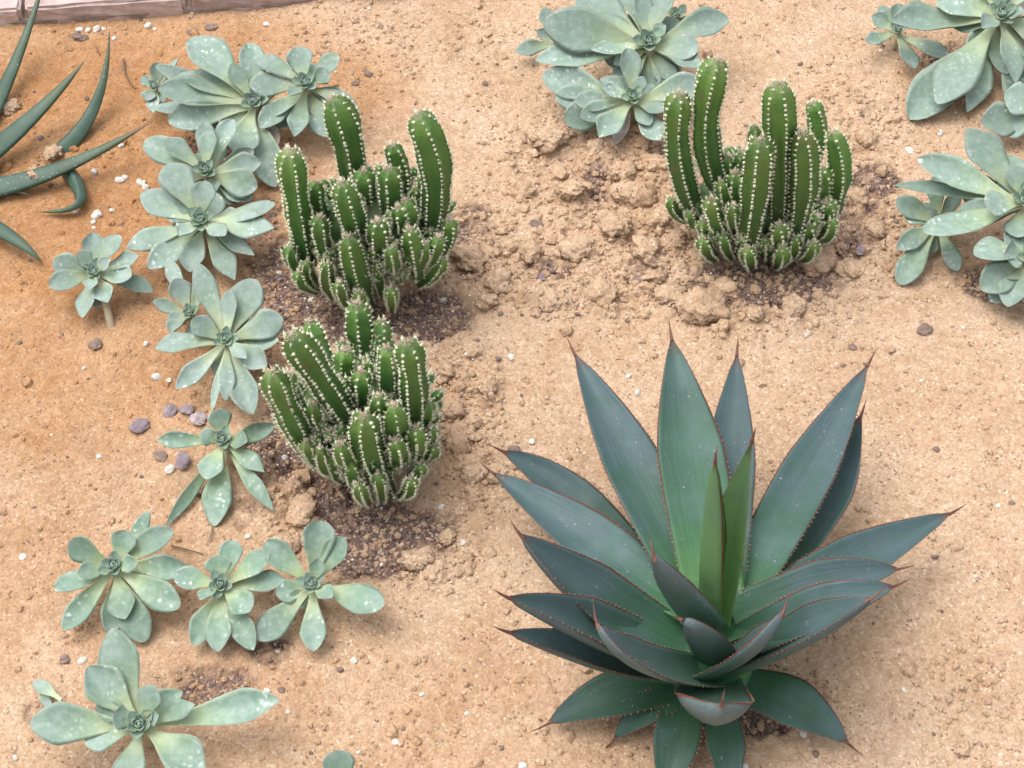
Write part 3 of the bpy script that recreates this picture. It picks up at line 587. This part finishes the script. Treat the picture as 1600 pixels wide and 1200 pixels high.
# fallen leaf and twigs
fl = G(72, 1090, .006)
root = thing('fallen_leaf', 'torn green leaf scrap lying on sand at the far left bottom', 'leaf', (fl[0], fl[1], fl[2] - .006))
leaf('blade', root, M_ECH, G(96, 1094, .012), G(52, 1066, .004), pxm(fl, 24), np.array([0, -.2, 1.]), lambda t: prof_spoon(t, .5, .3, .5), cup=.4, thick=.003, bend=-.2)
leaf('blade', root, M_ECH, G(60, 1074, .010), G(82, 1112, .002), pxm(fl, 18), np.array([0, -.2, 1.]), lambda t: prof_spoon(t, .5, .3, .5), cup=.3, thick=.003, bend=-.1)
for (a, b, c, r, lab) in (((193, 92), (197, 118), (212, 138), 2.0, 'thin curved dark twig on orange sand between aloe and rosettes'), ((268, 853), (290, 858), (318, 866), 1.6, 'thin dry twig between two rosettes of the lower row'), ((150, 72), (153, 80), (157, 88), 1.0, 'tiny twig near the aloe tip'), ((330, 822), (328, 836), (322, 852), 2.2, 'pale dry stalk lying below the small flat plant')):
    A, Bm, Cc = G(*a, .004), G(*b, .006), G(*c, .002)
    r0 = thing('twig', lab, 'twig', A); tube('stick', r0, M_TWIG if 'pale' not in lab else M_STEM, [A, Bm, Cc], [pxm(A, r), pxm(A, r * .8), pxm(A, r * .4)], 6, 10)

# ------------------------------------------------------------ aloe at the left edge
ac = G(-70, 262)
aloe = thing('aloe', 'dark green aloe with narrow pointed leaves reaching in from the left edge', 'aloe', ac)
def aleaf(bx, by, bz, tx_, ty_, tz, w, mid=None, roll=0.0, cup=.12):
    B = G(bx, by, bz); T = G(tx_, ty_, tz); W = pxm(B, w) * .74; M = None
    if mid is not None: m = G(*mid); M = 2 * m - (B + T) / 2
    return leaf('leaf', aloe, M_ALOE, B, T, W, np.array([0, -.35, 1.]), prof_sword, bend=.03, cup=cup, thick=.02, nu=8, nv=26, M=M, roll=roll)
aleaf(-62, 258, .02, 75, -52, .12, 42, (14, 120, .03))
aleaf(-60, 272, .03, 136, 90, .10, 52, (46, 186, .045))
aleaf(72, 252, -.006, 171, 42, .11, 38, (146, 170, .03), roll=-.3)
aleaf(-60, 300, .02, 243, 186, .07, 52, (80, 268, .03))
aleaf(-60, 268, .03, 47, 305, .012, 26)
aleaf(-60, 330, .02, 68, 414, .006, 40, (20, 372, .03))
aleaf(106, 258, .018, 54, 331, .004, 27, (124, 316, .02), roll=.5, cup=.25)
aleaf(-90, 250, .03, -190, 150, .10, 48); aleaf(-85, 280, .03, -200, 330, .05, 48); aleaf(-70, 245, .05, -80, 90, .18, 44)
for i, (px, py, r, z, lab) in enumerate([(12, 168, 14, .0, 'topmost smear of pale sand against the upright aloe leaf'), (82, 238, 12, .006, 'smear of pale sand where two aloe leaves cross'), (56, 268, 12, .022, 'patch of pale sand lying on the lowest long aloe leaf')]):
    p = G(px, py, z + .006); rm = pxm(p, r) * .8
    o = link_mesh('sand_clod', stone_mesh('sand_clod', rm, 3, .35, .26, 700 + i, .4, 1.3), M_SAND, None, tuple(p)); o.rotation_euler = (.35, 0, .9 + i * .5); tag(o, lab, 'clod', 'sand stuck on the aloe')

# ------------------------------------------------------------ cacti
AV, AF = ICO[0]
def cactus_stem(root, pts, wid, ribs, seed, small=False):
    rg = random.Random(seed); t = None
    P0, P1, P2 = pts; L = np.linalg.norm(P2 - P1) + np.linalg.norm(P1 - P0)
    nv = max(7, int(L / .0055)) if not small else max(6, int(L / .006))
    s_ = np.linspace(0, 1, nv + 1); t = 1 - (1 - s_)**1.5 * 1.0; t = .5 * t + .5 * s_
    M = 2 * P1 - (P0 + P2) / 2
    c = bez(P0, M, P2, t); tg = np.gradient(c, axis=0); tg /= np.linalg.norm(tg, axis=1)[:, None]
    a0 = rg.uniform(0, 6.28); ref = np.array([math.cos(a0), math.sin(a0), .15])
    s = ref - tg * (tg @ ref)[:, None]; s /= np.linalg.norm(s, axis=1)[:, None]; n = np.cross(tg, s)
    arc = np.concatenate([[0], np.cumsum(np.linalg.norm(np.diff(c, axis=0), axis=1))]); La = arc[-1]
    capl = wid * .85
    e = np.clip((La - arc) / capl, 0, 1); cap = np.sqrt(np.clip(1 - (1 - e)**2.2, 0, 1)) * .97 + .03
    bw = .66 + .34 * np.clip(arc / (La * .45), 0, 1)
    pinch = 1 + .07 * np.sin(arc / La * 9 + seed) + .04 * np.sin(arc / La * 19 + seed * 2)
    r = wid / 2 * cap * bw * pinch
    per = 4; k = ribs * per; th = np.linspace(0, 2 * np.pi, k, endpoint=False)
    cyc = np.tile(np.array([1, .77, .675, .77]), ribs)
    sp = .0088 if not small else .0054
    cren = 1 + .035 * np.cos(2 * np.pi * arc / sp)[:, None] * (cyc[None] > .95)
    rr = r[:, None] * cyc[None] * cren * 1.06
    V = c[:, None] + rr[..., None] * (np.cos(th)[None, :, None] * s[:, None] + np.sin(th)[None, :, None] * n[:, None])
    off = np.array(root.location); i = np.arange(k); j = (i + 1) % k
    f = np.concatenate([np.stack([q * k + i, q * k + j, (q + 1) * k + j, (q + 1) * k + i], 1) for q in range(nv)])
    UV = np.stack([np.tile((cyc - .675) / .325, nv + 1), np.repeat(arc / La, k)], 1)
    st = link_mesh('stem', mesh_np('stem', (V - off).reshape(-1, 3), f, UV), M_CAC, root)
    # areoles along each rib: a tuft of wool with short spines
    vs_, fs_ = [], []; cv, cf = [], []; nb = 0
    q = La - wid * .04; first = sp * .6
    arcs = list(np.arange(first, La - sp * .3, sp))
    at, csp = [], []
    for b in range(ribs):
        thb = 2 * np.pi * b / ribs
        for ai, aa in enumerate(arcs):
            aa2 = aa + rg.uniform(-.0020, .0020)
            cc = np.array([np.interp(aa2, arc, c[:, x]) for x in range(3)]); ss = np.array([np.interp(aa2, arc, s[:, x]) for x in range(3)]); nn = np.array([np.interp(aa2, arc, n[:, x]) for x in range(3)])
            tt = np.array([np.interp(aa2, arc, tg[:, x]) for x in range(3)])
            rad = np.interp(aa2, arc, r) * 1.06; o_ = math.cos(thb) * ss + math.sin(thb) * nn
            at.append((cc + o_ * rad, nrm(o_ + tt * (1.5 * max(0, 1 - (La - aa2) / capl))), tt, aa2 > La - wid * .30))
    base_r = (.0024 if not small else .0017)
    for (p, o_, tt, top) in at:
        sc = base_r * rg.uniform(.6, 1.25); side = np.cross(o_, tt)
        V1 = p + (AV * sc * np.array([.9, .9, .9])) * (1 + np.array([rg.uniform(-.2, .2) for _ in range(12)]))[:, None]
        vs_.append(V1 - off); fs_.append(AF + nb); nb += 12
        for _ in range(5 if not top else 7):
            d = nrm(o_ + side * rg.uniform(-1.3, 1.3) + tt * rg.uniform(-1.0, 1.3)); ln = rg.uniform(.0035, .0070) * (1.15 if top else 1)
            q1 = nrm(np.cross(d, np.array([.3, .2, 1]))) * .0006; q2 = np.cross(d, q1)
            vs_.append(np.array([p + q1, p - q1 * .5 + q2 * .87, p - q1 * .5 - q2 * .87, p + d * ln]) - off)
            fs_.append(np.array([[0, 1, 3], [1, 2, 3], [2, 0, 3]]) + nb); nb += 4
    if vs_:
        o = link_mesh('areoles', mesh_np('areoles', np.concatenate(vs_), np.concatenate(fs_)), M_ARE, st); o['kind'] = 'stuff'
    # brownish tuft of young spines on the growing tip
    tip = c[-1]; cv, cf, nb = [], [], 0
    for _ in range(34 if not small else 12):
        a = rg.uniform(0, 6.28); q = rg.uniform(0, .42) * wid * .5 * (1 if not small else .9)
        p = tip + (math.cos(a) * s[-1] + math.sin(a) * n[-1]) * q - tg[-1] * q * .35
        d = nrm(tg[-1] + (math.cos(a) * s[-1] + math.sin(a) * n[-1]) * rg.uniform(.1, 1.3) + np.array([rg.uniform(-.4, .4), rg.uniform(-.4, .4), 0])); ln = rg.uniform(.004, .0085)
        q1 = nrm(np.cross(d, np.array([.3, .2, 1]))) * .0008; q2 = np.cross(d, q1)
        cv.append(np.array([p + q1, p - q1 * .5 + q2 * .87, p - q1 * .5 - q2 * .87, p + d * ln]) - off); cf.append(np.array([[0, 1, 3], [1, 2, 3], [2, 0, 3]]) + nb); nb += 4
    o = link_mesh('spine_tuft', mesh_np('spine_tuft', np.concatenate(cv), np.concatenate(cf)), M_CROWN, st); o['kind'] = 'stuff'
    return st
def cactus(label, foot, cen, rad, stems, nubs, seed):
    """foot: pixel of the ground contact; cen: centre of the bushy core above the foot; rad: its half sizes"""
    g = G(*foot); root = thing('columnar_cactus', label, 'cactus', g, 'clumping columnar cacti')
    c = np.array([g[0] + cen[0], g[1] + cen[1], g[2] + cen[2]]); rad = np.array(rad)
    V, Fc = ICO[3]
    n = fbm(V[:, 0] * 3 + seed, V[:, 1] * 3 + V[:, 2] * 2, 4, 3)
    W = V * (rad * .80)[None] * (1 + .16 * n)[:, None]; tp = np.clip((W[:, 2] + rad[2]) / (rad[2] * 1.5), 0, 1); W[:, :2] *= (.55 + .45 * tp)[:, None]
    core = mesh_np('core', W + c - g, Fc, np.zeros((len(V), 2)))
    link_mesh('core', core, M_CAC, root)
    def hit(px, py):
        d = ray(px, py); o = (CAM - c) / (rad * .85); dd = d / (rad * .85); a = dd @ dd; b = dd @ o; cc = o @ o - 1; disc = b * b - a * cc
        t = (-b - (math.sqrt(disc) if disc > 0 else 0)) / a; return CAM + d * t
    for i, sm in enumerate(stems):
        tx_, ty_, bx, by, w = sm[:5]; mid = sm[5] if len(sm) > 5 else None
        B = hit(bx, by); yl = B[1] + .35 * (B[1] - c[1]); T = PY(tx_, ty_, yl)
        if mid: Mx = PY(mid[0], mid[1], (B[1] + yl) / 2)
        else:
            Mx = (B + T) / 2; rdir = np.array([B[0] - c[0], B[1] - c[1], 0]); Mx = Mx + rdir * .06
        W_ = pxm(T, w); d = nrm(B - Mx); B2 = B + d * .015; B2[2] = max(B2[2], g[2] + .004)
        cactus_stem(root, (B2, Mx, T), W_ * .99, 6 if w > 40 else 5, seed * 100 + i, small=(w < 26))
    rg = random.Random(seed); k = 0
    while k < nubs:
        v = nrm(np.array([rg.gauss(0, 1), rg.gauss(-.45, 1), rg.gauss(0, .8)]))
        p = c + v * rad * .88; tpp = min(1, max(0, (v[2] + 1) / 1.2)); p[:2] = c[:2] + (p[:2] - c[:2]) * (.55 + .45 * tpp)
        if p[2] < g[2] + .004: continue
        d = nrm(v * np.array([1, 1, .7]) + np.array([0, 0, .75])); L = rg.uniform(.012, .030); w = rg.uniform(.010, .019)
        B = p - d * .008; T = p + d * L; Mx = (B + T) / 2 + nrm(v * np.array([1, 1, 0])) * .003
        cactus_stem(root, (B, Mx, T), w, 5, seed * 1000 + k, True); k += 1
    return root
cactus('upper left cactus clump with three tall curved stems above a bushy core', (605, 492), (-.008, .075, .105), (.118, .10, .095),
    [(453, 234, 480, 405, 44, (462, 310)), (518, 153, 552, 290, 52, (543, 216)), (652, 178, 674, 350, 52, (680, 262)), (536, 284, 562, 372, 42), (545, 368, 572, 468, 38), (611, 226, 628, 290, 34), (608, 262, 612, 330, 38), (568, 266, 572, 310, 36),
     (633, 312, 637, 352, 32), (590, 345, 593, 392, 34), (640, 357, 650, 425, 34), (702, 343, 686, 395, 28), (686, 370, 662, 412, 26), (500, 338, 514, 400, 28), (495, 284, 504, 335, 26), (585, 405, 594, 452, 25), (512, 410, 520, 458, 24), (482, 408, 492, 442, 22), (456, 385, 470, 420, 24),
     (692, 402, 662, 440, 22), (622, 322, 626, 355, 26), (468, 425, 490, 450, 22), (555, 318, 560, 350, 28), (665, 380, 655, 410, 22), (610, 385, 614, 420, 24), (530, 440, 545, 475, 22), (560, 455, 572, 480, 22), (610, 450, 612, 478, 20)], 190, 1)
cactus('lower left cactus clump leaning left, in front of a dark soil hollow', (592, 788), (-.020, .070, .105), (.115, .10, .10),
    [(424, 580, 490, 716, 42, (450, 645)), (454, 523, 542, 655, 48, (494, 580)), (484, 502, 505, 550, 36), (557, 474, 566, 556, 42), (597, 500, 585, 556, 38), (603, 543, 606, 612, 38), (637, 533, 647, 662, 44), (540, 548, 540, 585, 34), (564, 580, 565, 622, 32), (569, 648, 602, 764, 48, (577, 705)),
     (614, 632, 617, 682, 38), (590, 617, 592, 655, 32), (617, 686, 622, 718, 30), (648, 667, 645, 712, 30), (678, 694, 655, 718, 24), (643, 747, 630, 772, 22), (546, 716, 560, 758, 30), (532, 692, 546, 724, 28), (530, 592, 549, 622, 32), (452, 584, 472, 642, 26), (490, 630, 502, 664, 26), (668, 628, 655, 662, 24),
     (655, 724, 645, 742, 22), (515, 712, 530, 745, 24), (500, 700, 515, 735, 24), (478, 690, 500, 722, 22), (590, 740, 596, 776, 22), (560, 755, 572, 782, 22), (515, 610, 525, 645, 26), (672, 668, 660, 690, 22), (632, 590, 630, 625, 26)], 190, 2)
cactus('right cactus clump with seven tall straight stems', (1172, 418), (.006, .070, .068), (.120, .097, .076),
    [(1063, 146, 1090, 335, 43, (1061, 245)), (1122, 93, 1137, 304, 48, (1104, 215)), (1216, 130, 1217, 328, 50), (1188, 217, 1166, 384, 46, (1181, 300)), (1254, 206, 1241, 360, 44, (1256, 290)), (1300, 206, 1303, 322, 38, (1311, 262)), (1268, 160, 1275, 240, 32), (1112, 310, 1126, 356, 30), (1138, 244, 1148, 296, 26), (1161, 238, 1162, 300, 26),
     (1179, 196, 1182, 290, 24), (1290, 313, 1286, 350, 26), (1297, 344, 1284, 370, 24), (1052, 310, 1066, 338, 22), (1145, 320, 1150, 355, 22), (1215, 350, 1216, 380, 26), (1262, 350, 1255, 380, 26), (1150, 268, 1156, 322, 30), (1128, 282, 1140, 326, 24), (1235, 238, 1234, 320, 34), (1282, 262, 1280, 325, 28), (1100, 372, 1112, 398, 24), (1168, 386, 1172, 412, 24), (1222, 384, 1218, 410, 24), (1270, 378, 1256, 402, 22), (1195, 370, 1196, 396, 24), (1100, 345, 1110, 372, 20), (1130, 365, 1140, 395, 22), (1240, 370, 1236, 396, 22), (1082, 330, 1092, 352, 20)], 150, 3)

# ------------------------------------------------------------ agave
ag0 = G(1108, 1078)
agave = thing('agave', 'large blue green agave with red edged spiny leaves', 'agave', ag0)
tube('stem', agave, M_AGL, [ag0 - [0, 0, .01], ag0 + [0, 0, .08], ag0 + [0, 0, .165]], [.045, .05, .016], 14, 8)
def agleaf(tx_, ty_, w, bz, L, near=False, mat=None, bend=.05, cup=.35, fold=.3, roll=0.0, azoff=.035, T=None, tb=.62, tm=.52, flipn=False, teeth=True, M=None, Bp=None, lab=None, wave=.04, N=None, thick=.016, sharp=0):
    ax = ag0 + np.array([0, 0, bz])
    if T is None: T = PSPH(tx_, ty_, ax, L, near)
    out = T - ax; hz = np.array([out[0], out[1], 0]); hl = np.linalg.norm(hz); hd = hz / (hl + 1e-9)
    B = ax + hd * azoff if Bp is None else Bp
    N = nrm(np.array([0, 0, 1.]) * (hl / L + .05) - hd * (max(out[2], 0) / L)) if N is None else nrm(np.array(N, float))
    W = pxm((B + T) / 2, w); info = {}
    rg = random.Random(int(tx_ * 3 + ty_))
    o = leaf('leaf', agave, mat or M_AG, B, T, W, N, lambda t: prof_agave(t, tm, tb) * (1 - sharp) + sharp * np.where(t < tm, prof_agave(t, tm, tb), 1 - np.clip((t - tm) / (1 - tm), 0, 1)**1.1), bend=bend, cup=cup, thick=thick, nu=12, nv=34, roll=roll, fold=fold, info=info, M=M, wave=wave, tipcup=.35, seed=int(tx_))
    if lab: o['label'] = lab
    off = np.array(agave.location)
    tgl = info['tg'][-1]; tip = info['c'][-1] - tgl * .012; ln = .034 if L > .25 else .02
    a = np.linspace(0, 2 * np.pi, 6, endpoint=False); s, n = info['s'][-1], info['n'][-1]
    rr = .0026; ring = tip + rr * (np.cos(a)[:, None] * s + np.sin(a)[:, None] * n); ring2 = tip + tgl * ln * .5 + .0013 * (np.cos(a)[:, None] * s + np.sin(a)[:, None] * n)
    V = np.concatenate([ring, ring2, [tip + tgl * ln + n * .002]]) - off
    f = [(i, (i + 1) % 6, 6 + (i + 1) % 6) for i in range(6)] + [(i, 6 + (i + 1) % 6, 6 + i) for i in range(6)] + [(6 + i, 6 + (i + 1) % 6, 12) for i in range(6)]
    link_mesh('spine', mesh_np('spine', V, np.array(f)), M_SPINE, o)
    if teeth:
        top, t = info['top'], info['t']; vs_, fs_ = [], []; nb = 0
        for side in (0, -1):
            e = top[:, side]; arc = np.concatenate([[0], np.cumsum(np.linalg.norm(np.diff(e, axis=0), axis=1))])
            q = arc[-1] * .12
            while q < arc[-1] * .93:
                p = np.array([np.interp(q, arc, e[:, x]) for x in range(3)]); d = nrm(np.array([np.interp(q + .004, arc, e[:, x]) for x in range(3)]) - p)
                tt = np.interp(q, arc, t); s = np.array([np.interp(tt, t, info['s'][:, x]) for x in range(3)]) * (-1 if side == 0 else 1); n = np.array([np.interp(tt, t, info['n'][:, x]) for x in range(3)])
                h = rg.uniform(.0018, .0034) * (1.1 - .5 * tt); b = h * .55
                vs_.append(np.array([p - d * b - s * .0008, p + d * b - s * .0008, p + n * b * .6 - s * .0005, p + s * h + d * h * .5]) - off)
                fs_.append(np.array([[0, 1, 3], [1, 2, 3], [2, 0, 3]]) + nb); nb += 4
                q += rg.uniform(.005, .010)
        k = link_mesh('teeth', mesh_np('teeth', np.concatenate(vs_), np.concatenate(fs_), smooth=False), M_TOOTH, o); k['kind'] = 'stuff'
    return o
def ag3(t, m, b, w, **k):
    """tip, middle and base of a leaf: pixel plus metres in front of the plant's axis"""
    Tq, Mq, Bq = [PY(q[0], q[1], ag0[1] - q[2]) for q in (t, m, b)]
    return agleaf(t[0], t[1], w, Bq[2] - ag0[2], .3, T=Tq, Bp=Bq, M=2 * Mq - (Tq + Bq) / 2, **k)
# back fan
agleaf(1152, 545, 86, .15, .42, cup=.25, tb=.8)
agleaf(894, 545, 104, .14, .46, cup=.30, bend=.04, tb=.8)
agleaf(1360, 563, 92, .14, .49, cup=.30, tb=.8)
ag3((1348, 642, -.34), (1280, 785, -.24), (1155, 955, -.05), 108, cup=.5, tb=.8)
agleaf(1048, 520, 114, .155, .42, mat=M_AGG, cup=.22, tb=.85, lab='broad upright leaf at the back, greener than the others')
ag3((779, 702, -.31), (905, 795, -.24), (1080, 975, -.06), 84, cup=.4, fold=.4, tb=.4)
agleaf(1493, 798, 94, .135, .40, cup=.45, fold=.5, tb=.8)
agleaf(764, 734, 102, .135, .40, cup=.40, fold=.4, tb=.6)
ag3((1410, 888, -.07), (1275, 925, -.03), (1120, 985, .0), 90, cup=.45, fold=.5, tb=.85)
ag3((808, 829, -.06), (925, 940, -.02), (1095, 1030, .01), 112, cup=.5, fold=.4, tb=.8)
agleaf(786, 930, 104, .07, .35, near=True, cup=.55, fold=.4, tb=.75)
agleaf(786, 985, 76, .05, .33, near=True, cup=.4)
ag3((1402, 914, .0), (1275, 965, .03), (1120, 1025, .02), 92, cup=.5, fold=.5)
ag3((1366, 932, .05), (1262, 992, .06), (1112, 1050, .03), 84, cup=.5, fold=.5)
# heart
ag3((1118, 714, -.02), (1112, 840, -.01), (1112, 962, .005), 54, mat=M_AGI, cup=.75, fold=.4, roll=-.45, tb=.8, tm=.4, teeth=False, lab='young narrow leaf at the heart, light yellow green')
ag3((1177, 682, -.03), (1140, 840, -.025), (1124, 965, .0), 76, mat=M_AGI, cup=.7, fold=.3, roll=.1, tb=.7, tm=.5, lab='young leaf beside the heart spike, bright green')
# front leaves, rising towards the viewer, undersides seen
ag3((1020, 862, .01), (1042, 905, .02), (1092, 972, .02), 100, mat=M_AGB, thick=.006, sharp=1, cup=.2, tb=1.0, tm=.10, N=(.35, 1, .35))
ag3((1060, 966, .05), (1092, 992, .06), (1120, 1036, .03), 78, mat=M_AGB, thick=.006, sharp=1, cup=.2, tb=1.0, tm=.25, N=(.2, 1, .2))
ag3((1226, 950, .05), (1176, 1018, .07), (1088, 1056, .03), 74, mat=M_AGB, thick=.008, sharp=.5, cup=.5, tb=.85, tm=.5)
ag3((931, 968, .06), (990, 1034, .08), (1116, 1058, .03), 76, mat=M_AGB, thick=.008, sharp=.5, cup=.5, tb=.9, tm=.5)
ag3((1128, 1098, .15), (1116, 1118, .13), (1106, 1072, .04), 128, mat=M_AGB, cup=.35, tb=.9, tm=.5, lab='short blunt leaf at the front with a folded tip')
# old leaves on the sand
for (tx_, ty_, bx, by, w, z) in ((850, 1134, 1075, 1070, 88, .012), (955, 1160, 1070, 1085, 56, .006), (1036, 1262, 1072, 1085, 78, .012), (1142, 1262, 1120, 1100, 64, .008), (1330, 1166, 1140, 1068, 92, .012)):
    T = G(tx_, ty_, z); Bp = PZ(bx, by, ag0[2] + .035)
    mm = (T + Bp) / 2; Mx = 2 * (mm + np.array([0, 0, .022])) - (Bp + T) / 2
    agleaf(tx_, ty_, w, .03, .3, mat=M_AGL, T=T, Bp=Bp, M=Mx, cup=.18, bend=0, tb=.7, tm=.5, lab='old dark green leaf lying on the sand')
